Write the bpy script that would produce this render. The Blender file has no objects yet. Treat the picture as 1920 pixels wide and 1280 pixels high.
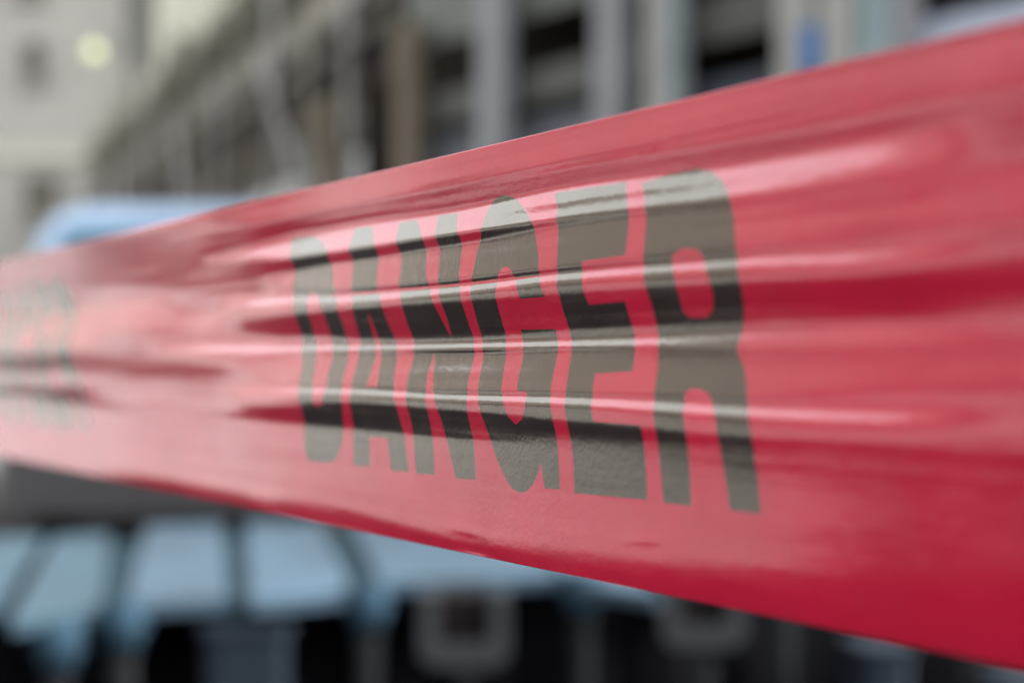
import bpy, math, random
import numpy as np
from math import radians, sin, cos, tan, atan2, pi
from mathutils import Vector

random.seed(4)
scn = bpy.context.scene
C = scn.collection

# ------------------------------------------------------------------ camera, sky, sun, exposure
EYE = 1.35
HZ = 684.0          # image row of the horizon in the 1920 px wide photograph
FPX = 2666.7        # focal length in those pixels
cd = bpy.data.cameras.new('camera'); cam = bpy.data.objects.new('camera', cd); C.objects.link(cam)
cam.location = (0, 0, EYE); cam.rotation_euler = (radians(90), 0, 0)
cd.lens = 50; cd.sensor_width = 36; cd.shift_y = 44 / 1920.0
cd.clip_start = 0.01; cd.clip_end = 600
cd.dof.use_dof = True; cd.dof.focus_distance = 0.262; cd.dof.aperture_fstop = 7.8
scn.camera = cam

world = bpy.data.worlds.new('World'); scn.world = world; world.use_nodes = True
wt = world.node_tree; wt.nodes.clear()
SUN_EL, SUN_AZ = 38.0, 78.0
sky = wt.nodes.new('ShaderNodeTexSky'); sky.sky_type = 'NISHITA'; sky.sun_disc = False
sky.sun_elevation = radians(SUN_EL); sky.sun_rotation = radians(SUN_AZ)
sky.dust_density = 4.0; sky.air_density = 1.0
hs = wt.nodes.new('ShaderNodeHueSaturation'); hs.inputs['Saturation'].default_value = 0.10
wtc = wt.nodes.new('ShaderNodeTexCoord'); wmp = wt.nodes.new('ShaderNodeMapping')
wmp.inputs['Scale'].default_value = (2.2, 2.2, 5.0)
wnz = wt.nodes.new('ShaderNodeTexNoise'); wnz.inputs['Scale'].default_value = 1.6; wnz.inputs['Detail'].default_value = 5
wrp = wt.nodes.new('ShaderNodeMapRange'); wrp.inputs[1].default_value = 0.35; wrp.inputs[2].default_value = 0.68
wrp.inputs[3].default_value = 1.1; wrp.inputs[4].default_value = 1.7
wml = wt.nodes.new('ShaderNodeMix'); wml.data_type = 'RGBA'; wml.blend_type = 'MULTIPLY'; wml.inputs[0].default_value = 1
bg = wt.nodes.new('ShaderNodeBackground'); bg.inputs['Strength'].default_value = 0.15
wo = wt.nodes.new('ShaderNodeOutputWorld')
L = wt.links.new
L(wtc.outputs['Generated'], wmp.inputs[0]); L(wmp.outputs[0], wnz.inputs['Vector']); L(wnz.outputs['Fac'], wrp.inputs[0])
L(sky.outputs[0], hs.inputs['Color']); L(hs.outputs[0], wml.inputs[6]); L(wrp.outputs[0], wml.inputs[7])
wtn = wt.nodes.new('ShaderNodeMix'); wtn.data_type = 'RGBA'; wtn.blend_type = 'MULTIPLY'; wtn.inputs[0].default_value = 1
wtn.inputs[7].default_value = (0.98, 1.0, 0.97, 1)
L(wml.outputs[2], wtn.inputs[6]); L(wtn.outputs[2], bg.inputs['Color']); L(bg.outputs[0], wo.inputs[0])

sd = bpy.data.lights.new('sun', 'SUN'); sd.energy = 1.0; sd.angle = radians(35); sd.color = (1, 0.96, 0.9)
sun = bpy.data.objects.new('sun', sd); C.objects.link(sun)
_az = radians(SUN_AZ)
_d = Vector((sin(_az) * cos(radians(SUN_EL)), cos(_az) * cos(radians(SUN_EL)), sin(radians(SUN_EL))))
sun.rotation_euler = _d.to_track_quat('Z', 'Y').to_euler(); sun.location = (0, 0, 30)

scn.view_settings.view_transform = 'Standard'; scn.view_settings.look = 'None'
scn.view_settings.exposure = 2.15; scn.view_settings.gamma = 1.0
scn.cycles.use_denoising = True
scn.cycles.max_bounces = 6; scn.cycles.caustics_reflective = False; scn.cycles.caustics_refractive = False

# ------------------------------------------------------------------ helpers
def srgb(r, g, b):
    f = lambda c: ((c / 255) / 12.92) if c <= 10 else (((c / 255) + 0.055) / 1.055) ** 2.4
    return (f(r), f(g), f(b), 1)

def mat(name, col, rough=0.8, var=0.18, scale=3.0, spec=0.4, metal=0.0, bump=0.0, col2=None):
    m = bpy.data.materials.new(name); m.use_nodes = True
    nt = m.node_tree; b = nt.nodes['Principled BSDF']
    b.inputs['Roughness'].default_value = rough; b.inputs['Metallic'].default_value = metal
    b.inputs['Specular IOR Level'].default_value = spec
    tc = nt.nodes.new('ShaderNodeTexCoord'); n = nt.nodes.new('ShaderNodeTexNoise')
    n.inputs['Scale'].default_value = scale; n.inputs['Detail'].default_value = 6; n.inputs['Roughness'].default_value = 0.62
    nt.links.new(tc.outputs['Object'], n.inputs['Vector'])
    cr = nt.nodes.new('ShaderNodeValToRGB')
    a = tuple(c * (1 - var) for c in col[:3]) + (1,)
    z = col2 if col2 else tuple(min(1, c * (1 + var)) for c in col[:3]) + (1,)
    cr.color_ramp.elements[0].position = 0.33; cr.color_ramp.elements[0].color = a
    cr.color_ramp.elements[1].position = 0.67; cr.color_ramp.elements[1].color = z
    nt.links.new(n.outputs['Fac'], cr.inputs[0]); nt.links.new(cr.outputs[0], b.inputs['Base Color'])
    if bump:
        bp = nt.nodes.new('ShaderNodeBump'); bp.inputs['Strength'].default_value = bump; bp.inputs['Distance'].default_value = 0.02
        n2 = nt.nodes.new('ShaderNodeTexNoise'); n2.inputs['Scale'].default_value = scale * 9; n2.inputs['Detail'].default_value = 4
        nt.links.new(tc.outputs['Object'], n2.inputs['Vector'])
        nt.links.new(n2.outputs['Fac'], bp.inputs['Height']); nt.links.new(bp.outputs[0], b.inputs['Normal'])
    return m

def px(x, y, Y):            # point at depth Y behind photograph pixel (x, y)
    return Vector(((x - 960) * Y / FPX, Y, EYE - (y - HZ) * Y / FPX))

class MB:
    """collects boxes, prisms and tubes, links them as ONE mesh object"""
    def __init__(s): s.v = []; s.f = []
    def box(s, cx, cy, cz, sx, sy, sz, rz=0.0, bev=0.0):
        # box with chamfered vertical edges when bev > 0
        hx, hy, hz = sx / 2, sy / 2, sz / 2
        if bev > 0:
            b = min(bev, hx * 0.9, hy * 0.9)
            o = [(-hx + b, -hy), (hx - b, -hy), (hx, -hy + b), (hx, hy - b), (hx - b, hy), (-hx + b, hy), (-hx, hy - b), (-hx, -hy + b)]
        else:
            o = [(-hx, -hy), (hx, -hy), (hx, hy), (-hx, hy)]
        k = len(s.v); n = len(o); c_, s_ = cos(rz), sin(rz)
        for z in (-hz, hz):
            for (x, y) in o: s.v.append((cx + x * c_ - y * s_, cy + x * s_ + y * c_, cz + z))
        s.f.append(tuple(k + i for i in reversed(range(n)))); s.f.append(tuple(k + n + i for i in range(n)))
        for i in range(n): s.f.append((k + i, k + (i + 1) % n, k + n + (i + 1) % n, k + n + i))
        return s
    def prism(s, outline, axis_pts):
        """outline: list of 3D points; extruded by vector"""
        k = len(s.v); n = len(outline); e = Vector(axis_pts)
        for p in outline: s.v.append(tuple(p))
        for p in outline: s.v.append(tuple(Vector(p) + e))
        s.f.append(tuple(k + i for i in range(n))); s.f.append(tuple(k + n + i for i in reversed(range(n))))
        for i in range(n): s.f.append((k + (i + 1) % n, k + i, k + n + i, k + n + (i + 1) % n))
        return s
    def tube(s, a, b, r, r2=None, n=16):
        a, b = Vector(a), Vector(b); r2 = r if r2 is None else r2
        d = (b - a).normalized(); u = d.orthogonal().normalized(); w = d.cross(u)
        k = len(s.v)
        for (p, q) in ((a, r), (b, r2)):
            for i in range(n):
                t = 2 * pi * i / n; s.v.append(tuple(p + u * cos(t) * q + w * sin(t) * q))
        s.f.append(tuple(k + i for i in reversed(range(n)))); s.f.append(tuple(k + n + i for i in range(n)))
        for i in range(n): s.f.append((k + i, k + (i + 1) % n, k + n + (i + 1) % n, k + n + i))
        return s
    def ball(s, c, r, n=18, m=12, sz=1.0):
        k = len(s.v); c = Vector(c)
        for j in range(m + 1):
            p = pi * j / m
            for i in range(n):
                t = 2 * pi * i / n
                s.v.append((c.x + r * sin(p) * cos(t), c.y + r * sin(p) * sin(t), c.z + r * sz * cos(p)))
        for j in range(m):
            for i in range(n):
                s.f.append((k + j * n + i, k + (j + 1) * n + i, k + (j + 1) * n + (i + 1) % n, k + j * n + (i + 1) % n))
        return s
    def build(s, name, m, parent=None, smooth=False):
        me = bpy.data.meshes.new(name); me.from_pydata(s.v, [], s.f); me.validate(); me.update()
        import bmesh
        bm = bmesh.new(); bm.from_mesh(me); bmesh.ops.recalc_face_normals(bm, faces=bm.faces); bm.to_mesh(me); bm.free()
        if smooth:
            for p in me.polygons: p.use_smooth = True
        me.materials.append(m)
        o = bpy.data.objects.new(name, me); C.objects.link(o)
        if parent: o.parent = parent
        return o

def tag(o, label, cat, group=None):
    o['label'] = label; o['category'] = cat
    if group: o['group'] = group
    return o

def empty(name, loc=(0, 0, 0), rz=0.0):
    o = bpy.data.objects.new(name, None); C.objects.link(o); o.location = loc; o.rotation_euler = (0, 0, rz); return o

def copy_tree(o, parent=None):
    c = o.copy(); C.objects.link(c)
    if parent: c.parent = parent
    for ch in [x for x in bpy.data.objects if x.parent == o]: copy_tree(ch, c)
    return c

def struct(o): o['kind'] = 'structure'; return o

# ------------------------------------------------------------------ materials
M = dict(
    asphalt=mat('asphalt', (0.016, 0.015, 0.018), 0.95, 0.25, 1.5, spec=0.03, bump=0.3),
    paving2=mat('half_paled_paving', (0.245, 0.245, 0.235), 0.85, 0.3, 0.35),
    paving3=mat('paled_reflector_paving', (0.37, 0.37, 0.37), 0.85, 0.2, 0.35),
    gradegrey=mat('grey_grading_strip', (0.078, 0.076, 0.074), 0.9, 0.3, 1.2),
    gradedark=mat('dark_grading_strip', (0.028, 0.026, 0.028), 0.9, 0.3, 1.2, spec=0.1),
    paving=mat('paving', (0.205, 0.205, 0.20), 0.85, 0.3, 0.35, bump=0.2),
    cream=mat('cream_render', (0.355, 0.345, 0.295), 0.9, 0.12, 0.22),
    cream2=mat('grey_render', (0.26, 0.25, 0.235), 0.9, 0.12, 0.2),
    pipe=mat('weathered_grey', (0.24, 0.235, 0.225), 0.8, 0.12, 0.5),
    brownwall=mat('tan_brick', (0.185, 0.163, 0.148), 0.9, 0.2, 0.35),
    mirrordark=mat('dark_mirrored_tone', (0.05, 0.045, 0.045), 0.4, 0.5, 0.6, spec=0.2),
    darkwall=mat('dark_stone', (0.105, 0.095, 0.09), 0.9, 0.2, 0.4),
    window=mat('dark_window_glass', (0.03, 0.033, 0.035), 0.15, 0.3, 1.0),
    fascia=mat('weathered_olive_fascia', (0.175, 0.155, 0.13), 0.8, 0.35, 0.5),
    roofing=mat('grey_roofing', (0.15, 0.15, 0.14), 0.8, 0.3, 0.6),
    pane_tan=mat('curtained_pane', (0.17, 0.155, 0.14), 0.6, 0.3, 2.0, spec=0.2),
    plaster=mat('pale_plaster', (0.34, 0.325, 0.315), 0.9, 0.15, 0.4),
    panel2=mat('navy_board', (0.045, 0.052, 0.068), 0.7, 0.25, 1.2, spec=0.2),
    frieze=mat('dark_frieze', (0.095, 0.085, 0.07), 0.85, 0.35, 1.2),
    leaf=mat('olive_leaves', (0.115, 0.108, 0.085), 0.8, 0.25, 2.0),
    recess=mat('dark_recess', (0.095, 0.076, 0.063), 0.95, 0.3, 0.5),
    greywall=mat('grey_panel_wall', (0.42, 0.41, 0.395), 0.85, 0.25, 0.8),
    bluegrey=mat('blue_grey_paint', (0.19, 0.215, 0.225), 0.6, 0.15, 2.0),
    tanpost2=mat('brown_stone', (0.13, 0.105, 0.08), 0.85, 0.25, 1.5),
    tanpost=mat('tan_stone', (0.105, 0.082, 0.060), 0.85, 0.25, 1.5),
    greypost=mat('grey_paint', (0.18, 0.18, 0.198), 0.6, 0.15, 2.0),
    palepost=mat('pale_paint', (0.27, 0.265, 0.25), 0.6, 0.15, 2.0),
    bluepost=mat('pale_blue_paint', (0.19, 0.25, 0.27), 0.6, 0.15, 2.0),
    topbeam=mat('grey_green_steel', (0.085, 0.09, 0.08), 0.6, 0.2, 2.0),
    rail=mat('dark_steel', (0.05, 0.051, 0.047), 0.6, 0.2, 2.0),
    panel=mat('blue_grey_board', (0.085, 0.092, 0.115), 0.6, 0.25, 1.2),
    palepanel=mat('pale_blue_grey_board', (0.34, 0.37, 0.46), 0.6, 0.15, 1.2),
    black=mat('opening_shade_black', (0.010, 0.008, 0.006), 0.95, 0.3, 1.0, spec=0.05),
    bluecloth=mat('blue_cloth', (0.045, 0.12, 0.30), 0.8, 0.2, 4.0),
    vanpaint=mat('pale_blue_van_paint', (0.235, 0.32, 0.46), 0.35, 0.05, 1.0),
    vanglass=mat('blue_windscreen', (0.035, 0.12, 0.19), 0.3, 0.1, 1.0),  # sky reflection put into the glass as a blue base colour
    bumper=mat('charcoal_plastic', (0.05, 0.048, 0.052), 0.6, 0.2, 2.0),
    rubber=mat('black_rubber', (0.02, 0.02, 0.02), 0.8, 0.2, 4.0),
    lens=mat('lamp_lens', (0.5, 0.5, 0.5), 0.2, 0.1, 4.0),
    deckteal=mat('teal_blue_deck_sheet', (0.018, 0.045, 0.067), 0.6, 0.3, 2.6, bump=0.1),
    deckblue=mat('pale_blue_deck_sheet', (0.029, 0.056, 0.086), 0.6, 0.3, 2.6, bump=0.1),
    headblue=mat('blue_steel', (0.020, 0.040, 0.060), 0.9, 0.15, 6.0, spec=0.05),
    forkgrey=mat('dull_fork_steel', (0.030, 0.032, 0.036), 0.7, 0.2, 8.0, spec=0.2),
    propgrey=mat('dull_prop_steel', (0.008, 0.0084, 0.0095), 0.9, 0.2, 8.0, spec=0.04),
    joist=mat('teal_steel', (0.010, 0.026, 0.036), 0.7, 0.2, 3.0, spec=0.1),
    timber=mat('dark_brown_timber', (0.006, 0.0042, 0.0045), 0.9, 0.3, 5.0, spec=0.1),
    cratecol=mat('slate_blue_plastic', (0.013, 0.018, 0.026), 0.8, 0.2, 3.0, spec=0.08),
    sheet=mat('under_deck_shade_black', (0.003, 0.003, 0.004), 0.95, 0.3, 3.0, spec=0.03),
    sage=mat('sage_green_paint', (0.30, 0.37, 0.29), 0.8, 0.1, 2.0),
)
glow = bpy.data.materials.new('glowing_globe'); glow.use_nodes = True
_b = glow.node_tree.nodes['Principled BSDF']
_b.inputs['Base Color'].default_value = (0.45, 0.45, 0.28, 1)
_b.inputs['Emission Color'].default_value = (1.0, 0.98, 0.5, 1); _b.inputs['Emission Strength'].default_value = 0.17

# ------------------------------------------------------------------ ground
g = MB().box(0, 20, -0.05, 260, 260, 0.1).build('road', M['asphalt']); struct(g)
g = MB()
g.box(-15.6, -8.25, 0.06, 19.0, 23.5, 0.12)
struct(g.build('pavement', M['paving']))
struct(MB().box(-15.6, 4.9, 0.062, 19.0, 2.8, 0.124).build('pavement', M['paving2']))  # in-between tone, added as a step up to the brighter mirrored slab
struct(MB().box(-15.6, 23.15, 0.060, 19.0, 33.7, 0.12).build('pavement', M['paving3']))  # slab made paler to brighten reflections in the left of the tape
struct(MB().box(-5.55, 10, 0.012, 1.06, 60, 0.024).build('gutter', M['gradegrey']))  # strip added to soften the ground's tone step in the tape reflections
struct(MB().box(-4.42, 10, 0.006, 1.18, 60, 0.012).build('reflection_grading_strip', M['gradedark']))  # darker added strip, grading the mirrored ground down to asphalt

# ------------------------------------------------------------------ buildings
def window(mb_parent, cx, cy, cz, w, h, facing, m_frame, m_pane, d=0.12):
    """framed window; facing 'y' (towards -Y) or 'x' (towards +X)"""
    fr = MB(); t = 0.07
    if facing == 'y':
        fr.box(cx - w / 2 - t / 2, cy, cz, t, d, h + 2 * t); fr.box(cx + w / 2 + t / 2, cy, cz, t, d, h + 2 * t)
        fr.box(cx, cy, cz + h / 2 + t / 2, w, d, t); fr.box(cx, cy - 0.04, cz - h / 2 - t / 2, w, d + 0.08, t)
        pn = MB().box(cx, cy + 0.03, cz, w, 0.03, h)
    else:
        fr.box(cx, cy - w / 2 - t / 2, cz, d, t, h + 2 * t); fr.box(cx, cy + w / 2 + t / 2, cz, d, t, h + 2 * t)
        fr.box(cx, cy, cz + h / 2 + t / 2, d, w, t); fr.box(cx + 0.04, cy, cz - h / 2 - t / 2, d + 0.08, w, t)
        pn = MB().box(cx - 0.03, cy, cz, 0.03, w, h)
    f = fr.build('window', m_frame, mb_parent); pn.build('pane', m_pane, f)

# cream building closing the street
YB = 27.0
cb = tag(empty('cream_building', (0, YB, 0)), 'pale cream rendered building closing the far left end of the street', 'building')
def at(x, y, Y=YB): p = px(x, y, Y); return p
def wallpiece(x0, x1, z1, Y, m, name='wall', depth=6):
    X0 = (x0 - 960) * Y / FPX; X1 = (x1 - 960) * Y / FPX
    return MB().box((X0 + X1) / 2, Y + depth / 2 - YB, z1 / 2, X1 - X0, depth, z1).build(name, m, cb)
wallpiece(-900, 238, 13.0, YB, M['cream2'])
wallpiece(238, 292, 13.2, YB + 0.35, M['pipe'], 'pilaster')
wallpiece(292, 900, 14.0, YB - 0.4, M['cream'])
for (x, y, w, h) in ((66, 118, 0.42, 0.75), (80, 372, 0.62, 0.8), (60, -30, 0.5, 0.6)):
    p = at(x, y); window(cb, p.x, -0.05, p.z, w, h, 'y', M['pipe'], M['frieze'])
p0, p1 = at(-100, 290), at(225, 290)
MB().box((p0.x + p1.x) / 2, -0.05, p0.z, p1.x - p0.x, 0.1, 0.25).build('string_course', M['cream'], cb)
p = at(215, 262); MB().box(p.x, -0.10, p.z, 0.32, 0.12, 0.75).box(p.x, -0.17, p.z, 0.26, 0.02, 0.66).build('shutter', M['sage'], cb)

# glowing globe lamp on that wall
p = at(176, 98, YB - 0.9)
lt = tag(empty('wall_lamp', (p.x, YB, p.z)), 'round glowing pale yellow globe lamp high on the cream wall', 'lamp')
MB().ball((0, -0.9, 0), 0.14).build('globe', glow, lt, True)
MB().tube((0, 0.0, 0.35), (0, -0.9, 0.35), 0.03).tube((0, -0.9, 0.35), (0, -0.9, 0.16), 0.035).box(0, -0.02, 0.35, 0.2, 0.05, 0.3).build('bracket', M['pipe'], lt)

# long arcaded building on the far side, receding: 24.5 degrees left of the view axis
aB = radians(24.5)
bx = Vector((-0.414, 0.910, 0)); bn = Vector((-0.910, -0.414, 0))
ab = tag(empty('arcade_building', (px(720, HZ, 11.6).x, 11.6, 0), atan2(0.910, -0.414)),
         'long low building with a deep shadowed arcade under an olive grey eave', 'building')
# local axes: +x recedes along the street, +y = left of travel = towards the street
LB = 15.4; X0 = -2.4
MB().box((LB + X0) / 2, -0.40, 4.53, LB - X0, 0.9, 0.40).build('fascia', M['fascia'], ab)
MB().box((LB + X0) / 2, -0.46, 4.92, LB - X0, 0.9, 0.38).build('frieze', M['frieze'], ab)
MB().box((LB + X0) / 2, -0.40, 5.16, LB - X0, 1.1, 0.10).box((LB + X0) / 2, 0.10, 4.40, LB - X0, 0.10, 0.12).build('gutter', M['roofing'], ab)
MB().prism([(X0, -4, 5.22), (X0, 0.1, 5.22), (X0, -1.2, 5.3), (X0, -4, 5.4)], (LB - X0, 0, 0)).build('roof', M['roofing'], ab)
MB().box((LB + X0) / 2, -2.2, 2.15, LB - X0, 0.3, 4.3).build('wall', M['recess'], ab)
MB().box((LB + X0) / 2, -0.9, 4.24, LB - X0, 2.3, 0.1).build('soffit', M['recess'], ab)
MB().box((LB + X0) / 2, -0.30, 1.65, LB - X0, 0.12, 3.3).build('parapet', M['greywall'], ab)
MB().box((LB + X0) / 2, -0.62, 4.05, LB - X0, 0.16, 0.45).build('eave_shade_strip', M['recess'], ab)  # dark strip standing in for the shade under the eave
xx = X0 + 0.4; i = 0
while xx < LB:
    w = 0.22 + 0.14 * random.random()
    MB().box(xx, -0.42, 1.8, w, 0.3, 3.6, bev=0.03).box(xx, -0.42, 3.62, w + .1, .36, .1).build('column', [M['tanpost'], M['pipe'], M['tanpost2'], M['fascia']][i % 4], ab)
    xx += 1.05 + 0.2 * random.random(); i += 1

# tube scaffold standing in front of the arcade
sf = tag(empty('scaffold', tuple(ab.location), ab.rotation_euler.z), 'thin tube scaffold with pale uprights and two rails in front of the shadowed arcade', 'scaffold')
for k in range(13):
    x_ = -1.2 + 1.15 * k
    MB().tube((x_, 0.32, 0), (x_, 0.32, 4.55 if k % 3 else 5.3), 0.038, n=10).build('upright', M['pipe' if k % 2 else 'fascia'], sf, True)
for z_ in (3.05, 3.85):
    MB().tube((-1.5, 0.40, z_), (13.0, 0.40, z_), 0.03, n=10).build('rail', M['fascia'], sf, True)
for k in range(3):
    MB().tube((0.2 + 4.2 * k, 0.44, 2.2), (2.5 + 4.2 * k, 0.44, 4.4), 0.028, n=10).build('brace', M['pipe'], sf, True)

# climbing plant over the eave
rp = random.Random(11)
lv = MB()
for k in range(150):
    cx = 2.0 + 13.2 * rp.random(); cz = 4.95 + 0.30 * rp.random() - 0.05 * rp.random() * (cx > 8) * 8; r_ = 0.16 + 0.2 * rp.random()
    for j in range(22):
        p = Vector((cx + rp.gauss(0, r_), 0.12 + rp.gauss(0, 0.10), cz + rp.gauss(0, r_ * 0.7)))
        u = Vector((rp.gauss(0, 1), rp.gauss(0, 1), rp.gauss(0, 1))).normalized() * (0.05 + 0.04 * rp.random()); w = u.orthogonal().normalized() * u.length * 0.6
        i0 = len(lv.v); lv.v += [tuple(p - u), tuple(p + w), tuple(p + u), tuple(p - w)]; lv.f.append((i0, i0 + 1, i0 + 2, i0 + 3))
cp = lv.build('climbing_plant', M['leaf'])
cp.location = ab.location; cp.rotation_euler = ab.rotation_euler
tag(cp, 'olive brown climbing plant trailing along the top of the arcade eave', 'climbing plant')

# buildings along the left side of the street (outside the frame, mirrored in the tape)
lb = tag(empty('brick_building', (-19, 6, 0)), 'short tan building across the paving, seen only as brown reflections in the glossy tape', 'building')
MB().box(-3, 0.9, 3.35, 6, 9.2, 6.7).build('wall', M['brownwall'], lb)
MB().box(-2.85, 0.9, 6.8, 6.3, 9.5, 0.2).build('cornice', M['cream2'], lb)
for k in range(3):
    window(lb, 0.02, -2.1 + 2.7 * k, 4.9, 1.0, 1.3, 'x', M['brownwall'], M['pane_tan'])
MB().box(-0.02, 0.9, 1.25, 0.12, 9.16, 1.7).build('dark_reflection_band', M['mirrordark'], lb)  # dark band added to grade the building's reflection in the tape
for k in range(5): MB().box(0.10, -3.2 + 2.05 * k, 1.3, 0.24, 0.32, 2.6, bev=0.03).build('pillar', M['brownwall'], lb)
pb = tag(empty('plaster_building', (-19, 18.6, 0)), 'pale plastered building beyond the tan one, mirrored softly in the left of the tape', 'building')
MB().box(-3, 0, 3.45, 6, 14.1, 6.9).build('wall', M['plaster'], pb)
MB().box(-2.85, 0, 7.0, 6.3, 14.3, 0.2).build('cornice', M['cream2'], pb)
MB().box(0.0, 0, 1.25, 0.12, 14.05, 1.7).build('plinth', M['cream2'], pb)
for k in range(5):
    window(pb, 0.02, -5.4 + 2.7 * k, 4.9, 1.0, 1.4, 'x', M['plaster'], M['pane_tan'])
tb = tag(empty('tower_building', (-19, -7.85, 0)), 'tall dark stone building beside the street behind the photographer', 'building')
MB().box(-4, 0, 9, 8, 20.4, 18).build('wall', M['darkwall'], tb)
MB().box(-3.9, 0, 18.15, 8.3, 20.7, 0.3).build('parapet', M['pipe'], tb)
MB().box(0.0, 0, 1.25, 0.12, 20.3, 1.7).build('dark_reflection_band', M['mirrordark'], tb)  # the same added dark band, there for the tape reflections
for k in range(4):
    for j in range(3): window(tb, 0.02, -7.5 + 5 * k, 7.6 + 3.4 * j, 1.4, 1.8, 'x', M['darkwall'], M['mirrordark'])

# ------------------------------------------------------------------ scaffold screen on the right, 39 degrees left of view axis
kS = 1 / (7.0 * 2350)
def YS(x): return 1 / (kS * (x + 1200))
def PS(x): Y = YS(x); return Vector(((x - 960) * Y / FPX, Y, 0))
A0 = PS(1150); dS = (PS(600) - PS(1150)).normalized(); rS = atan2(dS.y, dS.x)
def lS(x): return (PS(x) - A0).dot(dS)        # local coordinate along the screen
sc = tag(empty('site_frame', (A0.x, A0.y, 0), rS), 'grey framed site building with upright posts, a mid rail and black openings', 'building')
# local +y points to the left of travel = towards camera side
def post(x, w, m, name='post', z=3.9, d=0.12, off=0.0):
    MB().box(lS(x), off, z / 2, w, d, z, bev=0.02).build(name, m, sc)
post(1150, 0.20, M['greypost']); post(932, 0.215, M['greypost'], off=0.01)
post(1230, 0.11, M['palepost'], off=-0.02); post(1268, 0.11, M['bluegrey'], off=0.01)
post(768, 0.20, M['tanpost'], z=3.34); post(618, 0.20, M['tanpost'], z=3.05)
post(1505, 0.22, M['palepost']); post(1590, 0.16, M['palepost'], off=0.04); post(1652, 0.17, M['bluepost']); post(1700, 0.10, M['greypost'])
xa, xb = lS(2400), lS(560)
mid, ln = (xa + xb) / 2, xb - xa
xc_, xd_ = lS(745), lS(1700)
nS = Vector((-dS.y, dS.x, 0))
def lback(x, off):           # where the sight line through column x meets a plane set back by off
    k = (x - 960) / FPX; qx, qy = A0.x + nS.x * off, A0.y + nS.y * off
    return (k * qy - qx) / (dS.x - k * dS.y)
xe_ = lback(752, -0.95); xf_ = lback(690, -0.95)
xr_ = lS(1200)
MB().box((xr_ + xc_) / 2, -0.10, 2.838, xc_ - xr_, 0.06, 0.185).build('rail', M['rail'], sc)
MB().box((xa + xr_) / 2, -0.10, 2.945, xr_ - xa, 0.06, 0.21).build('rail', M['rail'], sc)
MB().box((xa + xc_) / 2, -0.12, 3.42, xc_ - xa, 0.08, 0.42).build('top_beam', M['topbeam'], sc)
MB().box((xr_ + lS(735)) / 2, -0.14, 1.335, lS(735) - xr_, 0.05, 2.67).build('lower_panel', M['panel'], sc)
MB().box((xd_ + xr_) / 2, -0.14, 1.34, xr_ - xd_, 0.045, 2.68).build('navy_panel', M['panel2'], sc)
MB().box((xa + xd_) / 2 - 0.02, -0.06, 1.36, xd_ - xa, 0.05, 2.72).build('pale_panel', M['palepanel'], sc)
MB().box((xa + xe_) / 2, -0.95, 2.3, xe_ - xa, 0.1, 4.6).box((xf_ + xe_) / 2, -0.95, 1.70, xf_ - xe_, 0.1, 3.40).build('back_wall', M['black'], sc)  # black colour stands in for the unlit depth of the openings
MB().box((xa + xc_) / 2 + 0.05, -0.53, 3.66, xc_ - xa, 0.74, 0.08).build('light_block_slab', M['black'], sc)  # added slab that keeps sky light out of the openings
# blue cloth hanging by the right hand post
q = px(1532, 90, 5.9)
cl = MB()
for k in range(6):
    cl.tube((q.x - .055 + .019 * k, q.y + .012 * (k % 2), 2.74), (q.x - .045 + .018 * k, q.y + .01 * (k % 2), 2.35), 0.016, 0.024, 10)
cl.tube((q.x - .08, q.y, 2.745), (q.x + .07, q.y, 2.745), 0.014)
tag(cl.build('hanging_cloth', M['bluecloth'], None, True), 'bright blue folded cloth hanging by the pale post above the tape', 'cloth')

# ------------------------------------------------------------------ van behind the deck, nose towards the camera
vn = tag(empty('delivery_van', (-2.56, 10.0, 0.08)), 'pale blue delivery van with rounded roof behind the left end of the tape', 'van')
def ring(y, w, z0, z1, r, n=8):
    pts = []
    for (cx, cz, a0) in ((w / 2 - r, z1 - r, 0), (-w / 2 + r, z1 - r, 90)):
        for i in range(n + 1):
            a = radians(a0 + 90 * i / n); pts.append((cx + r * cos(a), y, cz + r * sin(a)))
    pts.append((-w / 2, y, z0)); pts.append((w / 2, y, z0))
    return pts
def loft(rings):
    m = MB(); n = len(rings[0])
    for r in rings: m.v += r
    for j in range(len(rings) - 1):
        for i in range(n): m.f.append((j * n + i, j * n + (i + 1) % n, (j + 1) * n + (i + 1) % n, (j + 1) * n + i))
    m.f.append(tuple(range(n))); m.f.append(tuple((len(rings) - 1) * n + i for i in reversed(range(n))))
    return m
loft([ring(0.0, 1.95, 0.62, 1.15, 0.12), ring(0.25, 2.05, 0.5, 1.42, 0.2), ring(0.55, 2.08, 0.4, 2.2, 0.3), ring(0.8, 2.1, 0.4, 2.46, 0.34),
      ring(1.3, 2.1, 0.4, 2.54, 0.34), ring(4.8, 2.1, 0.4, 2.54, 0.34), ring(4.95, 2.0, 0.5, 2.45, 0.3)]).build('body', M['vanpaint'], vn, True)
MB().prism([(-0.84, 0.16, 1.38), (0.84, 0.16, 1.38), (0.76, 0.53, 2.30), (-0.76, 0.53, 2.30)], (0, 0.03, 0.0)).build('windscreen', M['vanglass'], vn)
MB().box(0, 0.02, 0.45, 2.06, 0.30, 0.44, bev=0.08).build('bumper', M['bumper'], vn)
MB().box(0, -0.02, 0.86, 1.1, 0.06, 0.24, bev=0.02).build('grille', M['bumper'], vn)
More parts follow.
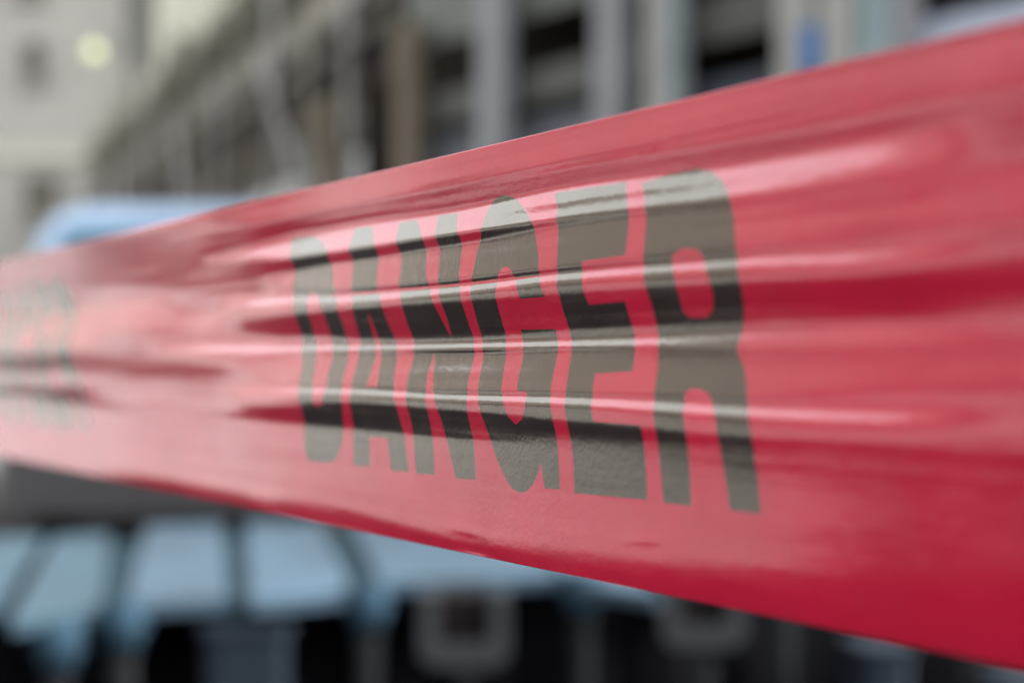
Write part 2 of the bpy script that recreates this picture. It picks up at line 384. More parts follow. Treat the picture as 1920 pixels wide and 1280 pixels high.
for s in (-1, 1):
    MB().box(s * 0.78, 0.0, 0.95, 0.3, 0.08, 0.22, bev=0.03).build('headlight', M['lens'], vn)
    MB().box(s * 1.17, 0.5, 1.5, 0.16, 0.1, 0.3, bev=0.03).build('mirror', M['bumper'], vn)
    for yy in (0.95, 4.0):
        w_ = MB().tube((s * 0.86, yy, 0.29), (s * 1.05, yy, 0.29), 0.37, n=28).build('wheel', M['rubber'], vn)
        MB().tube((s * 1.045, yy, 0.34), (s * 1.065, yy, 0.34), 0.2, n=20).build('rim', M['pipe'], w_)

# ------------------------------------------------------------------ raised deck of sheet panels on steel props
ZD = EYE - 0.5
def gd(x, y):               # ground-plane coords of a point on the deck top seen at (x, y)
    Y = 0.5 * FPX / (y - HZ); return Vector(((x - 960) * Y / FPX, Y, ZD))
panels = [
    ((-160, 1180), (0, 1125), (82, 1003), (-60, 1010), 'short pale blue sheet panel at the far left end of the deck'),
    ((20, 1160), (188, 1140), (206, 1000), (102, 1006), 'pale blue sheet panel second from the left end of the deck'),
    ((238, 1128), (426, 1118), (417, 982), (274, 986), 'pale blue sheet panel between the two dark gaps of the deck'),
    ((470, 1122), (662, 1108), (600, 978), (461, 980), 'pale blue sheet panel left of the slanting gap in the deck'),
    ((714, 1088), (1052, 1076), (900, 968), (652, 976), 'widest pale blue sheet panel, right of the slanting gap'),
    ((1075, 1086), (1235, 1112), (1060, 962), (922, 966), 'pale blue sheet panel mostly hidden under the lower tape edge'),
]
for (a, b, c, d, lab) in panels:
    P = [gd(*a), gd(*b), gd(*c), gd(*d)]
    m_ = MB().prism([p - Vector((0, 0, 0.0)) for p in P], (0, 0, -0.018))
    ctr = sum(P, Vector()) / 4
    # folded rim along the front edge
    f0, f1 = P[0], P[1]; dd = (f1 - f0).normalized(); mid_ = (f0 + f1) / 2
    m_.box(mid_.x, mid_.y - 0.004, ZD - 0.015, (f1 - f0).length - 0.004, 0.012, 0.026, atan2(dd.y, dd.x))
    o = m_.build('deck_panel', M['deckteal' if a[0] < 100 else 'deckblue']); tag(o, lab, 'deck panel', 'pale blue sheet panels of the raised deck')

# teal joists carrying the panels, seen through the gaps
for (xa_, ya_, xb_, yb_, lab) in ((214, 1135, 238, 1000, 'teal steel joist seen through the leftmost wide gap of the deck'),
                                  (449, 1112, 439, 990, 'teal steel joist seen through the upright middle gap of the deck'),
                                  (690, 1100, 626, 985, 'teal steel joist seen through the slanting gap of the deck')):
    a_, b_ = gd(xa_, ya_), gd(xb_, yb_); dd = b_ - a_; mm = (a_ + b_) / 2
    j_ = MB().box(0, 0, 0, dd.length, 0.075, 0.02).box(0, 0, -0.045, dd.length, 0.012, 0.07).box(0, 0, -0.09, dd.length, 0.06, 0.012).build('steel_joist', M['joist'])
    j_.location = (mm.x, mm.y, ZD - 0.034); j_.rotation_euler = (0, 0, atan2(dd.y, dd.x))
    tag(j_, lab, 'joist', 'teal joists under the deck')

def front_Y(x): return 2.86 + (x - 20) / 1030.0 * 0.50
# props with a blue clamp head
def make_prop():
    r = empty('steel_prop')
    MB().tube((0, 0, 0.02), (0, 0, ZD - 0.07), 0.027, n=20).build('tube', M['propgrey'], r, True)
    MB().box(0, 0, 0.006, 0.15, 0.15, 0.012, bev=0.01).build('base_plate', M['propgrey'], r)
    MB().tube((0, 0, ZD - 0.085), (0, 0, ZD + 0.012), 0.036, 0.050, n=20).tube((-.05, 0, ZD - .04), (.05, 0, ZD - .04), .012).build('clamp_head', M['headblue'], r, True)
    MB().tube((0, 0, 0.46), (0, 0, 0.52), 0.036, n=20).tube((-.07, 0, .49), (.07, 0, .49), .008, n=8).build('collar', M['propgrey'], r)
    return r
def make_uhead():
    r = empty('forked_prop')
    MB().tube((0, 0, 0.02), (0, 0, ZD - 0.185), 0.027, n=20).build('tube', M['propgrey'], r, True)
    MB().box(0, 0, 0.006, 0.15, 0.15, 0.012, bev=0.01).build('base_plate', M['propgrey'], r)
    w, h, t = 0.20, 0.165, 0.042
    zt = ZD - 0.012; u = MB()
    ol = [(-w/2, zt), (-w/2, zt-h+.025), (-w/2+.025, zt-h), (w/2-.025, zt-h), (w/2, zt-h+.025), (w/2, zt), (w/2-t, zt), (w/2-t, zt-h+t+.01), (-w/2+t, zt-h+t+.01), (-w/2+t, zt)]
    # outline is concave: build from three convex pieces
    u.prism([(x, -0.03, z) for x, z in (ol[0], ol[1], ol[8], ol[9])], (0, 0.06, 0))
    u.prism([(x, -0.03, z) for x, z in (ol[1], ol[2], ol[3], ol[4], ol[7], ol[8])], (0, 0.06, 0))
    u.prism([(x, -0.03, z) for x, z in (ol[4], ol[5], ol[6], ol[7])], (0, 0.06, 0))
    u.build('fork', M['forkgrey'], r)
    return r
prop0 = make_prop(); fork0 = make_uhead()
labs = {110: 'thin steel prop nearest the left end under the deck', 230: 'steel prop with blue clamp head under the leftmost wide gap of the deck',
        690: 'steel prop with blue clamp head at the foot of the slanting deck gap', 1092: 'steel prop whose blue head touches the lower tape edge',
        1468: 'steel prop in the dark right of the forked props'}
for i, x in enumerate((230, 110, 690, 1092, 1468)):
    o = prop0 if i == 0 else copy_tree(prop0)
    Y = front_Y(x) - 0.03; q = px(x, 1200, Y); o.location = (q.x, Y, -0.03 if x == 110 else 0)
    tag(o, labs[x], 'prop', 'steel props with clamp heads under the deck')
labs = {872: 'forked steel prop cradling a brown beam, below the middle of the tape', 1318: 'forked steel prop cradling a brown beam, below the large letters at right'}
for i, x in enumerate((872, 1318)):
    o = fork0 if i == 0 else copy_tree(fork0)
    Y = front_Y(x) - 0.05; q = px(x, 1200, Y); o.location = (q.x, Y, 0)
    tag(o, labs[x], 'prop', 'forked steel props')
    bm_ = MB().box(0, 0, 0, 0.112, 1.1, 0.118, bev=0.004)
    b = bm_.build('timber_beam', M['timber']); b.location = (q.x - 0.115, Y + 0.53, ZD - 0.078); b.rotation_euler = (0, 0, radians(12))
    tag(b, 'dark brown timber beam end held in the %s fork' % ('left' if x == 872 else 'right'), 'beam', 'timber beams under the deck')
# added black sheet behind the props, standing in for the under-deck shade
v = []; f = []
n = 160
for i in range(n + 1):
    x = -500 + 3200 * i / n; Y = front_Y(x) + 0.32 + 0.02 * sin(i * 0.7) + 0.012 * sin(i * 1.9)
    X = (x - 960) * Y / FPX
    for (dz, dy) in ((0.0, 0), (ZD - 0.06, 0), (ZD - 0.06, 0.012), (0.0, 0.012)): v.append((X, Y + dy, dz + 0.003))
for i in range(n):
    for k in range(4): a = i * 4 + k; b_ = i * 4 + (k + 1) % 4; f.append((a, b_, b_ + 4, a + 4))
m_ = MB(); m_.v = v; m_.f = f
tag(m_.build('shade_sheet', M['sheet'], None, True), 'added black sheet behind the props, standing in for the shade under the deck', 'sheeting')
# slate blue crates under the deck
def crate(x, w, h, Y, lab, z0=0.0):
    q = px(x, 1200, Y); r = empty('plastic_crate', (q.x, Y, z0), radians(10))
    MB().box(0, 0, h / 2, w, 0.16, h, bev=0.02).build('bin', M['cratecol'], r)
    MB().box(0, 0, h + 0.011, w + 0.02, 0.18, 0.022, bev=0.02).build('rim', M['cratecol'], r)
    tag(r, lab, 'crate')
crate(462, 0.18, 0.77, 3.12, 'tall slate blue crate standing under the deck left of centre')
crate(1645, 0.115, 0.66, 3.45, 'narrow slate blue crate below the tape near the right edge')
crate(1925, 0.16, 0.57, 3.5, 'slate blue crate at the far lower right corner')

# ------------------------------------------------------------------ the danger tape
Y0 = 0.262; TA = radians(33.7)
T = np.array([-sin(TA), cos(TA)]); N = np.array([-cos(TA), -sin(TA)])
W = 0.0778; ZT = 0.04153
def x2s(x): k = (x - 960) / FPX; return k * Y0 / (T[0] - k * T[1])
def s2x(s): return 960 + FPX * (s * T[0]) / (Y0 + s * T[1])
def ytop(x): return 490 - 0.237 * x
def ybot(x): return 855 + 0.208 * x
# what each stretch of the film faces, measured in the photograph as elevation of the mirrored direction (degrees)
cols = {
 0: [490,-12, 530,-14, 565,-13, 590,0, 620,10, 640,16, 655,2, 668,-17, 690,-16, 710,-8, 720,-9, 735,-17, 745,-8, 760,-6, 790,-6, 830,-6, 845,-6, 855,-8],
 120: [462,-11, 490,-13, 520,-14, 560,-12, 575,-7, 600,8, 640,8, 660,-8, 680,-17, 695,-9, 715,-7, 735,-14, 745,-16, 758,-8, 775,-6, 800,-6, 850,-6, 868,-8, 880,-8],
 250: [431,-7, 445,-11.5, 470,-11.5, 490,-10, 540,-9, 570,4, 610,8, 640,-8, 690,-12, 720,-8, 745,-7, 780,-7, 870,-6, 885,-8, 895,-16, 907,-18],
 380: [400,7, 420,-8, 470,-11.5, 500,-10.5, 540,-11, 558,-7, 575,-7, 600,7, 620,2, 636,-4, 645,6, 655,20, 663,8, 675,-9, 700,-11.5, 715,-8, 725,-7, 760,-7, 775,-7, 790,-7, 880,-7, 905,-6, 918,-14, 934,-18],
 470: [379,6, 400,4, 430,-9, 455,-9, 465,3, 478,16, 484,5, 490,-11, 545,-11, 555,6, 565,16, 575,12, 585,-2, 595,-8, 603,-13, 612,-16, 625,-12, 633,-6, 643,4, 650,22, 660,22, 666,2, 680,-2, 690,2, 710,-4, 720,2, 728,12, 740,8, 752,-5, 762,-12, 775,-15, 785,-10, 793,-7, 900,-7, 925,-8, 938,-16, 953,-20],
 560: [357,8, 395,6, 410,-6, 430,-8, 440,4, 450,20, 475,24, 479,18, 483,-8, 505,-8, 515,6, 530,9, 542,3, 550,-6, 554,20, 565,22, 575,8, 588,-7, 593,-17, 600,-20, 622,-18, 630,-9, 642,0, 650,24, 658,24, 663,-4, 667,6, 680,9, 715,9, 722,-2, 727,20, 735,22, 742,8, 750,-6, 757,-9, 763,-17, 780,-20, 792,-16, 798,-8, 820,-7, 920,-7, 940,-12, 955,-18, 971,-20],
 680: [329,8, 370,8, 385,-4, 410,-8, 420,4, 427,24, 455,24, 462,20, 466,-9, 485,-9, 492,6, 500,10, 530,10, 540,-6, 548,-8, 552,24, 562,24, 568,8, 572,-6, 578,-8, 584,-18, 610,-20, 632,-18, 638,-8, 645,2, 650,24, 656,24, 660,-9, 664,0, 667,9, 685,10, 695,14, 705,9, 722,8, 726,-6, 730,24, 738,24, 743,6, 748,-7, 754,-9, 759,-18, 785,-20, 800,-17, 806,-9, 820,-6, 930,-7, 960,-9, 970,-16, 996,-20],
 850: [288,8, 330,8, 338,-2, 345,4, 352,-6, 385,-10, 396,6, 401,24, 430,24, 436,22, 440,-10, 455,-12, 462,2, 466,10, 472,5, 480,9, 515,9, 520,12, 526,-8, 534,-12, 538,24, 546,24, 552,8, 556,-6, 566,-8, 571,-18, 600,-20, 633,-18, 637,-8, 642,2, 646,24, 653,24, 656,-15, 662,-8, 665,10, 669,4, 674,9, 685,14, 695,15, 705,9, 725,9, 728,12, 731,3, 736,-12, 740,24, 747,24, 751,6, 756,-7, 766,-9, 770,-18, 795,-20, 817,-18, 823,-9, 840,-7, 960,-8, 1000,-9, 1008,-14, 1015,-20, 1032,-22],
 1074: [235,8, 285,9, 296,6, 303,-4, 310,6, 318,-6, 345,-10, 350,8, 354,22, 368,24, 378,15, 388,17, 392,24, 402,22, 405,8, 408,-6, 418,-6, 426,6, 440,9, 480,9, 486,4, 490,11, 496,2, 503,-10, 508,-12, 512,24, 520,24, 526,14, 532,-5, 548,-8, 553,-18, 580,-20, 617,-18, 620,-9, 632,-6, 636,8, 640,24, 650,24, 653,-14, 657,2, 660,8, 664,4, 668,9, 725,9, 730,3, 733,10, 737,-2, 741,-16, 744,24, 754,24, 760,10, 764,-6, 785,-9, 792,-18, 800,-20, 822,-18, 832,-11, 850,-8, 930,-8, 1000,-8, 1025,-9, 1040,-14, 1055,-20, 1078,-22],
 1390: [160,8, 225,6, 235,0, 250,4, 262,-4, 275,-9, 300,-9, 308,8, 316,22, 330,22, 338,17, 350,22, 362,20, 370,6, 375,-2, 385,4, 400,9, 450,9, 460,5, 466,9, 472,-8, 476,-10, 483,8, 488,22, 496,22, 505,8, 512,-4, 525,-7, 533,-17, 560,-20, 595,-17, 605,-9, 620,-5, 625,18, 648,20, 654,4, 662,-2, 670,6, 690,9, 725,6, 735,8, 742,4, 748,-8, 756,2, 762,22, 776,22, 783,6, 792,-5, 812,-8, 820,-14, 840,-16, 860,-12, 890,-9, 960,-8, 1010,-9, 1055,-10, 1075,-16, 1100,-24, 1144,-32],
 1650: [99,0, 108,0, 113,7, 180,5, 205,2, 225,-6, 248,-10, 262,6, 272,20, 305,20, 322,14, 335,0, 350,0, 400,6, 440,5, 455,-3, 463,2, 472,19, 487,19, 497,2, 515,-12, 530,-22, 570,-25, 600,-12, 612,14, 640,17, 650,3, 680,6, 720,5, 735,0, 750,-5, 768,6, 774,20, 788,20, 800,0, 815,-8, 830,-14, 850,-16, 900,-14, 970,-15, 1050,-19, 1090,-24, 1130,-28, 1198,-36],
 1920: [35,-10, 50,-8, 57,9, 110,5, 160,-2, 185,-8, 260,-9, 300,-5, 340,2, 400,2, 430,-8, 480,-16, 530,-26, 570,-18, 620,-8, 680,2, 730,0, 750,-8, 800,-14, 870,-20, 950,-18, 1060,-20, 1120,-28, 1180,-36, 1254,-42],
}
anch = {
 0: (515,545,580,620,645,668,708,740,760,845), 120: (500,530,570,610,638,668,715,750,770,870),
 250: (490,520,565,605,632,670,725,770,788,885), 380: (480,500,560,605,634,666,725,770,785,910),
 470: (468,487,556,597,632,664,727,765,788,932), 560: (445,481,552,590,626,661,725,760,795,935),
 680: (424,464,550,581,635,658,728,757,803,965), 850: (399,438,536,569,635,655,738,768,820,1005),
 1074: (352,405,511,551,619,653,743,790,828,1045), 1390: (305,366,482,530,600,651,759,817,865,1080),
 1650: (260,330,468,522,600,650,770,825,890,1115), 1920: (205,300,440,500,600,650,765,830,930,1120),
}
CX = sorted(cols)
REF = np.array([0, .13, .19, .325, .38, .46, .495, .60, .65, .71, .955, 1.0])
QN = 900
q = np.linspace(0, 1, QN)
EQ = []; AN = []
for x in CX:
    yt, yb = ytop(x), ybot(x)
    ya = np.array(cols[x][0::2], float); ea = np.array(cols[x][1::2], float)
    av = np.concatenate([[0], (np.array(anch[x]) - yt) / (yb - yt), [1]])
    vq = np.interp(q, REF, av)                        # v belonging to the common coordinate q
    EQ.append(np.interp(vq, (ya - yt) / (yb - yt), ea)); AN.append(av)
EQ = np.array(EQ); AN = np.array(AN); CXA = np.array(CX, float)

def hermite(xs, ys, x):      # smooth interpolation of rows of ys over xs (limited slopes)
    d = np.diff(ys, axis=0) / np.diff(xs)[:, None]
    m = np.zeros_like(ys); m[1:-1] = np.where(d[:-1] * d[1:] > 0, 2 * d[:-1] * d[1:] / (d[:-1] + d[1:] + 1e-12 * np.sign(d[:-1] + d[1:] + 1e-30)), 0)
    x = np.clip(x, xs[0], xs[-1]); i = np.clip(np.searchsorted(xs, x) - 1, 0, len(xs) - 2)
    h = (xs[i + 1] - xs[i]); t = ((x - xs[i]) / h)[:, None]; h = h[:, None]
    return (2*t**3 - 3*t**2 + 1) * ys[i] + (t**3 - 2*t**2 + t) * h * m[i] + (-2*t**3 + 3*t**2) * ys[i + 1] + (t**3 - t**2) * h * m[i + 1]

# columns of the film: dense where the lens is focused
sl = [-0.34]
while sl[-1] < 1.6:
    s_ = sl[-1]
    sl.append(s_ + (0.004 if s_ < -0.15 else 0.0007 if s_ < -0.07 else 0.0004 if s_ < 0.13 else 0.0008 if s_ < 0.3 else 0.0015 if s_ < 0.6 else 0.006))
S = np.array(sl); NS = len(S)
NV = 393; V = np.linspace(0, 1, NV)
XC = s2x(S)
Eh = hermite(CXA, EQ, XC); Ah = hermite(CXA, AN, XC)
E = np.empty((NS, NV))
for i in range(NS):
    E[i] = np.interp(np.interp(V, Ah[i], REF), q, Eh[i])
_qc = np.empty((NS, NV))
for i in range(NS): _qc[i] = np.interp(V, Ah[i], REF)
_up = ((_qc < 0.325) | ((_qc > 0.495) & (_qc < 0.60))).astype(float) * np.clip((0.125 - S[:, None]) / 0.03, 0, 1)
E += _up * np.where(_qc < 0.13, 0.5, 0.85) * np.minimum(E + 1.0, 0)
# long fine wrinkles: noise stretched along the tape
rng = np.random.RandomState(7)
def streak(nv, ns, amp):
    gdv = rng.randn(ns, nv); a = np.linspace(0, ns - 1.001, NS); xs_ = (np.clip(S, -0.2, 0.7) + 0.2) / 0.9 * (ns - 1.001)
    i0 = xs_.astype(int); fr = (xs_ - i0)[:, None]; fr = fr * fr * (3 - 2 * fr)
    rows = gdv[i0] * (1 - fr) + gdv[np.minimum(i0 + 1, ns - 1)] * fr
    vv = V * (nv - 1.001); j0 = vv.astype(int); g = (vv - j0)[None]; g = g * g * (3 - 2 * g)
    return amp * (rows[:, j0] * (1 - g) + rows[:, j0 + 1] * g)
E += (streak(60, 14, 1.6) + streak(150, 22, 1.7) + streak(340, 30, 0.9)) * np.where(_qc > 0.72, 0.35, 1.0) + streak(20, 8, 0.8)
Xg = XC[:, None]; Yg = ytop(Xg) + V[None] * (ybot(Xg) - ytop(Xg))
def gauss(x, y, sx, sy, ang=0.0):
    dx, dy = Xg - x, Yg - y - ang * (Xg - x)
    return np.exp(-(dx / sx) ** 2 - (dy / sy) ** 2)
E += -10 * gauss(1205, 1019, 32, 4) + 5 * gauss(1210, 1003, 36, 6) - 9 * gauss(868, 1001, 32, 5, 0.2) + 6 * gauss(905, 998, 16, 5, 0.2)
E += 26 * gauss(880, 1036, 30, 2.0, 0.208) + 14 * gauss(640, 985, 60, 2.0, 0.208)
# facing of the film from mirrored elevation
kx = (Xg - 960) / FPX; kz = (HZ - Yg) / FPX
nl = np.sqrt(1 + kx ** 2 + kz ** 2)
ci = np.maximum(-(kx * N[0] + N[1]) / nl, 0.33)
sint = np.clip((np.sin(np.radians(E)) - kz / nl) / (2 * ci), -0.36, 0.36)
slope = sint / np.sqrt(1 - sint ** 2)
# soften corners across the film
ker = np.array([1, 3, 5, 3, 1], float); ker /= ker.sum()
pad = np.pad(slope, ((0, 0), (2, 2)), mode='edge')
slope = sum(ker[k] * pad[:, k:k + NV] for k in range(5))
# along the film too
for _ in range(6):
    pad = np.pad(slope, ((1, 1), (0, 0)), mode='edge'); slope = (pad[:-2] + 2 * pad[1:-1] + pad[2:]) / 4
dz = W / (NV - 1)
H = np.cumsum((slope[:, 1:] + slope[:, :-1]) / 2 * dz, axis=1); H = np.concatenate([np.zeros((NS, 1)), H], axis=1)
H -= H[:, NV // 2][:, None]
# the broad bow of the film changes only slowly along its length
P4 = np.polynomial.legendre.legvander(2 * V - 1, 4)
co = H @ np.linalg.pinv(P4).T
wd = np.gradient(S); Gs = np.exp(-0.5 * ((S[:, None] - S[None]) / 0.022) ** 2) * wd[None]; Gs /= Gs.sum(1, keepdims=True)
H += 0.85 * ((Gs @ co) - co) @ P4.T
PX_ = H * N[0] + S[:, None] * T[0]; PY_ = Y0 + H * N[1] + S[:, None] * T[1]
sag = -0.012 * np.clip((S[:, None] - 0.55) / 1.0, 0, 1) ** 2
XA = 960 + FPX * PX_ / np.maximum(PY_, 0.02)          # edges of the film run straight although it ripples in depth
XA = np.where(S[:, None] < -0.16, XC[:, None], XA)
flat = EYE + ZT - V[None] * W + sag
PZ_ = EYE + sag + (HZ - (ytop(XA) + V[None] * (ybot(XA) - ytop(XA)))) / FPX * PY_
PZ_ = np.where(S[:, None] < -0.16, flat, PZ_)

# ---- printed word, traced on the film (outer contours and counters), photograph pixels
letters = [
 [[(547,447),(582,443.5),(595,446),(604,453),(614,467),(621,494),(625,531),(631,569),(642,606),(651,638),(655.6,649),(653,668),(642,716),(640,736),(642,762),(643.6,806),(641,832),(634,852),(625,865),(607,867),(576,863),(571,837),(571,797),(565,762),(561,723),(567,684),(567,653),(567,638),(557,602),(551,578),(550,550),(549,494)],
  [(585,548),(576,559),(577,578),(582,602),(591,638),(595,651),(593,673),(587,712),(586,734),(588,756),(595,763.5),(606,756),(609,734),(614,706),(625,666),(624,649),(622,638),(617,617),(606,586),(599,565),(593,552)]],
 [[(665,428),(698,425),(706,466),(708,503),(710,546),(715,569),(726,602),(741,638),(745,651),(744,668),(739,712),(739,734),(743,762),(756,808),(767,884),(733,881),(726,820),(693,819),(693,875),(663,872),(663,837),(663,806),(658,771),(657,743),(659,723),(671,677),(674,653),(676,638),(666,602),(661,569),(660,546),(662.5,494)],
  [(688,580),(695,612),(701,638),(705,647),(705,666),(693,706),(687,725),(707,725),(713.5,684),(715,653),(711,638),(700,608)]],
 [[(749,417),(782.5,412),(792,445),(799,512),(810,561),(824,591),(847,637),(839,599),(827.5,569),(823,541),(825,466),(822,404),(858,400),(863,447),(861,512),(864,561),(880,610),(889,640),(889,655),(877.5,715),(876,750),(881,795),(889,840),(892,899),(855,896),(835,817),(820,765),(812,732),(815,675),(813,657),(811,673),(801,706),(799,734),(802,771),(811,819),(815,890),(780,887),(775,819),(766,771),(762,732),(767,697),(775,673),(776,651),(775,638),(762,602),(752.5,569),(750,541),(752.5,490)]],
 [[(947,366),(963,370),(982,389),(998,417),(1005,445),(1010,481),(1012,516),(1018,549),(1021.7,557),(975,560),(969,539),(963,516),(957,504),(949,499),(940,504),(933,518),(929,551),(935,581),(947,621),(949,638),(949,660),(944,697),(940,735),(944,757),(952,780),(967.5,796),(979,785),(984,765),(987.5,734),(969,732),(971,715),(980,672),(981,650),(979.5,635),(976,618),(1042,616.5),(1045,633),(1047,650),(1044,670),(1035,715),(1032,745),(1036,780),(1045,832),(1050,917),(1020,915),(1015,865),(1010,885),(1000,907),(987,921),(975,924),(960,915),(945,892),(932,862),(920,825),(907,790),(899,765),(896,735),(900,702),(906,660),(904.5,637),(895,605),(886,570),(883,539),(885,516),(895,469),(902,438),(911.5,401),(923,380),(935,368)]],
 [[(1040,362),(1174,341),(1179,398.5),(1177.5,434),(1173,478),(1091,490),(1091,518),(1094,546),(1104,571),(1172,565),(1181,598),(1190,638),(1191,652),(1186,696),(1116,700),(1112,722),(1110,752),(1112,790),(1201,797),(1210,857),(1214,937),(1077,924),(1075,865),(1070,825),(1062,785),(1060,747),(1065,702),(1071,662),(1072,650),(1071,635),(1059,593),(1049,556),(1044,523),(1047,434),(1045,387)]],
 [[(1204,344),(1260,325),(1307.5,316),(1334,321),(1353,337),(1366,361),(1375,401),(1379,459.5),(1383,502),(1390,539),(1395,574),(1395,598),(1390,627),(1382,656),(1395,688),(1400.5,720),(1402,757),(1408.5,810),(1416.5,866),(1427,963),(1369,956),(1361,906),(1350,839),(1342,789),(1337,757),(1329,738),(1313,729),(1294,729),(1284,738),(1282,768),(1285,805),(1292,866),(1296,948),(1244,942),(1237,866),(1230.5,813),(1225,773),(1226.5,741),(1233,693),(1234.5,656),(1233,619),(1220,566),(1209,531),(1206.6,486),(1212,406),(1209,369)],
  [(1268,473),(1281,466),(1302,466),(1315.5,475),(1321,491),(1329,520.6),(1337,552),(1337,579),(1326,595),(1294,596),(1281,584),(1273,555),(1265,520.6),(1260,491),(1261,478)]],
]
def sampleH(s, v):
    fi = np.interp(s, S, np.arange(NS)); i = min(int(fi), NS - 2); a = fi - i
    fj = min(max(v, 0), 1) * (NV - 1); j = min(int(fj), NV - 2); b = fj - j
    return (H[i, j] * (1 - a) + H[i + 1, j] * a) * (1 - b) + (H[i, j + 1] * (1 - a) + H[i + 1, j + 1] * a) * b
def unproject(x, y):
    k = (x - 960) / FPX; h = 0.0; s = x2s(x); v = 0.5
    for _ in range(14):
        s = (k * (Y0 + h * N[1]) - h * N[0]) / (T[0] - k * T[1])
        v = (y - ytop(x)) / (ybot(x) - ytop(x)); h = 0.5 * h + 0.5 * sampleH(s, v)
    return s, v
PERIOD = 0.334
SDF = np.full((NS, NV), -9.0)
Sl = S - PERIOD * np.round((S - 0.017) / PERIOD)
SS, VV = np.meshgrid(Sl, V * W, indexing='ij')
for L_ in letters:
    rings = []
    for r in L_:
        pts = np.array([unproject(*p) for p in r]); pts[:, 1] *= W; rings.append(pts)
    allp = np.concatenate(rings); mg = 0.004
    mask = (SS > allp[:, 0].min() - mg) & (SS < allp[:, 0].max() + mg) & (VV > allp[:, 1].min() - mg) & (VV < allp[:, 1].max() + mg)
    sx_, sy_ = SS[mask], VV[mask]; d2 = np.full(sx_.shape, 1.0); ins = np.zeros(sx_.shape, bool)
    for r in rings:
        for a, b in zip(r, np.roll(r, -1, axis=0)):
            e = b - a; L2 = e @ e + 1e-18; wx, wy = sx_ - a[0], sy_ - a[1]
            t = np.clip((wx * e[0] + wy * e[1]) / L2, 0, 1)
            d2 = np.minimum(d2, (wx - t * e[0]) ** 2 + (wy - t * e[1]) ** 2)
            c = ((a[1] > sy_) != (b[1] > sy_)) & (sx_ < e[0] * (sy_ - a[1]) / (e[1] + 1e-18) + a[0]); ins ^= c
    sdv = np.sqrt(d2) * np.where(ins, 1, -1) * 1000
    SDF[mask] = np.maximum(SDF[mask], sdv)

# ---- mesh: fine front sheet, coarser back sheet 0.12 mm behind, joined along both edges
step = 7
BV = np.arange(0, NV, step)
nb = len(BV)
front = np.stack([PX_, PY_, PZ_], -1).reshape(-1, 3)
offx, offy = -N[0] * 0.00012, -N[1] * 0.00012
back = np.stack([PX_[:, BV] + offx, PY_[:, BV] + offy, PZ_[:, BV]], -1).reshape(-1, 3)
verts = np.concatenate([front, back])
ii, jj = np.meshgrid(np.arange(NS - 1), np.arange(NV - 1), indexing='ij')
a = (ii * NV + jj).ravel(); F1 = np.stack([a, a + 1, a + NV + 1, a + NV], -1)
ii, jj = np.meshgrid(np.arange(NS - 1), np.arange(nb - 1), indexing='ij')
o0 = NS * NV; a = o0 + (ii * nb + jj).ravel(); F2 = np.stack([a, a + nb, a + nb + 1, a + 1], -1)
i_ = np.arange(NS - 1)
F3 = np.stack([i_ * NV, (i_ + 1) * NV, o0 + (i_ + 1) * nb, o0 + i_ * nb], -1)
F4 = np.stack([i_ * NV + NV - 1, o0 + i_ * nb + nb - 1, o0 + (i_ + 1) * nb + nb - 1, (i_ + 1) * NV + NV - 1], -1)
F = np.concatenate([F1, F2, F3, F4]).astype(np.int32)
me = bpy.data.meshes.new('danger_tape')
me.vertices.add(len(verts)); me.vertices.foreach_set('co', verts.astype(np.float32).ravel())
me.loops.add(F.size); me.loops.foreach_set('vertex_index', F.ravel())
me.polygons.add(len(F)); me.polygons.foreach_set('loop_start', np.arange(0, F.size, 4, dtype=np.int32))
me.polygons.foreach_set('loop_total', np.full(len(F), 4, dtype=np.int32))
sm = np.ones(len(F), bool); sm[len(F1) + len(F2):] = False
me.polygons.foreach_set('use_smooth', sm)
me.update(calc_edges=True)
at_ = me.attributes.new('print_edge', 'FLOAT', 'POINT')
vals = np.full(len(verts), -9.0, np.float32); vals[:NS * NV] = SDF.ravel(); at_.data.foreach_set('value', vals)

tm = bpy.data.materials.new('glossy_red_film'); tm.use_nodes = True
nt = tm.node_tree; b = nt.nodes['Principled BSDF']; LN = nt.links.new
b.inputs['IOR'].default_value = 2.15
an = nt.nodes.new('ShaderNodeAttribute'); an.attribute_name = 'print_edge'
mr = nt.nodes.new('ShaderNodeMapRange'); mr.inputs[1].default_value = -0.05; mr.inputs[2].default_value = 0.05
LN(an.outputs['Fac'], mr.inputs[0])
tc = nt.nodes.new('ShaderNodeTexCoord')
n1 = nt.nodes.new('ShaderNodeTexNoise'); n1.inputs['Scale'].default_value = 60; n1.inputs['Detail'].default_value = 4
LN(tc.outputs['Object'], n1.inputs['Vector'])
redr = nt.nodes.new('ShaderNodeValToRGB')
redr.color_ramp.elements[0].position = 0.3; redr.color_ramp.elements[0].color = (0.47, 0.0003, 0.026, 1)
redr.color_ramp.elements[1].position = 0.7; redr.color_ramp.elements[1].color = (0.54, 0.0006, 0.034, 1)
LN(n1.outputs['Fac'], redr.inputs[0])
mx = nt.nodes.new('ShaderNodeMix'); mx.data_type = 'RGBA'
LN(mr.outputs[0], mx.inputs[0]); LN(redr.outputs[0], mx.inputs[6]); mx.inputs[7].default_value = (0.013, 0.005, 0.004, 1)
LN(mx.outputs[2], b.inputs['Base Color'])
st = nt.nodes.new('ShaderNodeMix'); st.data_type = 'RGBA'      # reflection hue put in by hand: cool over red film, warm over ink
LN(mr.outputs[0], st.inputs[0]); st.inputs[6].default_value = (0.95, 0.93, 1.0, 1); st.inputs[7].default_value = (1.0, 0.92, 0.84, 1)
LN(st.outputs[2], b.inputs['Specular Tint'])
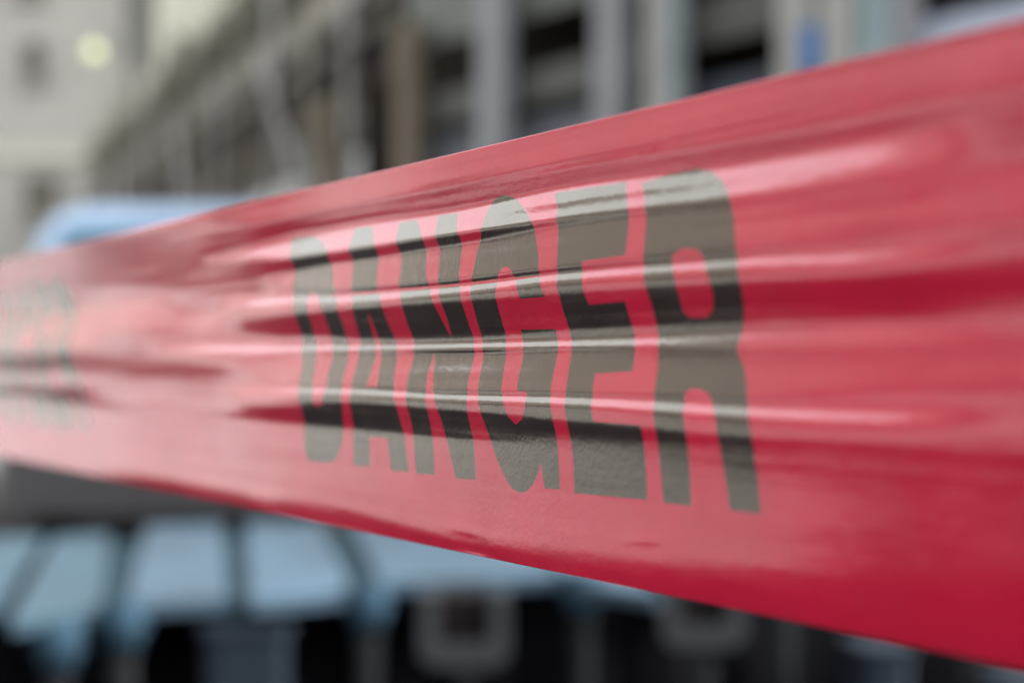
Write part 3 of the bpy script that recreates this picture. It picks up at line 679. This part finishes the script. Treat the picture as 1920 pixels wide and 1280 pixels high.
io = nt.nodes.new('ShaderNodeMapRange'); io.inputs[3].default_value = 1.96; io.inputs[4].default_value = 2.15
LN(mr.outputs[0], io.inputs[0]); LN(io.outputs[0], b.inputs['IOR'])
rr = nt.nodes.new('ShaderNodeMapRange'); rr.inputs[3].default_value = 0.16; rr.inputs[4].default_value = 0.15
LN(mr.outputs[0], rr.inputs[0])
n5 = nt.nodes.new('ShaderNodeTexNoise'); n5.inputs['Scale'].default_value = 160; n5.inputs['Detail'].default_value = 5
LN(tc.outputs['Object'], n5.inputs['Vector'])
r5 = nt.nodes.new('ShaderNodeMapRange'); r5.inputs[1].default_value = 0.3; r5.inputs[2].default_value = 0.7; r5.inputs[3].default_value = -0.03; r5.inputs[4].default_value = 0.05
LN(n5.outputs['Fac'], r5.inputs[0])
a5 = nt.nodes.new('ShaderNodeMath'); a5.operation = 'ADD'
LN(rr.outputs[0], a5.inputs[0]); LN(r5.outputs[0], a5.inputs[1]); LN(a5.outputs[0], b.inputs['Roughness'])
n2 = nt.nodes.new('ShaderNodeTexNoise'); n2.inputs['Scale'].default_value = 1500; n2.inputs['Detail'].default_value = 2
n3 = nt.nodes.new('ShaderNodeTexNoise'); n3.inputs['Scale'].default_value = 420; n3.inputs['Detail'].default_value = 2
ad = nt.nodes.new('ShaderNodeMath'); ad.operation = 'MULTIPLY_ADD'; ad.inputs[1].default_value = 1.5
LN(tc.outputs['Object'], n2.inputs['Vector']); LN(tc.outputs['Object'], n3.inputs['Vector'])
LN(n3.outputs['Fac'], ad.inputs[0]); LN(n2.outputs['Fac'], ad.inputs[2])
bp = nt.nodes.new('ShaderNodeBump'); bp.inputs['Strength'].default_value = 1.0; bp.inputs['Distance'].default_value = 0.00003
LN(ad.outputs[0], bp.inputs['Height']); LN(bp.outputs[0], b.inputs['Normal'])
me.materials.append(tm)
tape = bpy.data.objects.new('danger_tape', me); C.objects.link(tape)
tag(tape, 'glossy wrinkled red barrier tape printed DANGER in tall black letters, stretched across the foreground', 'barrier tape')
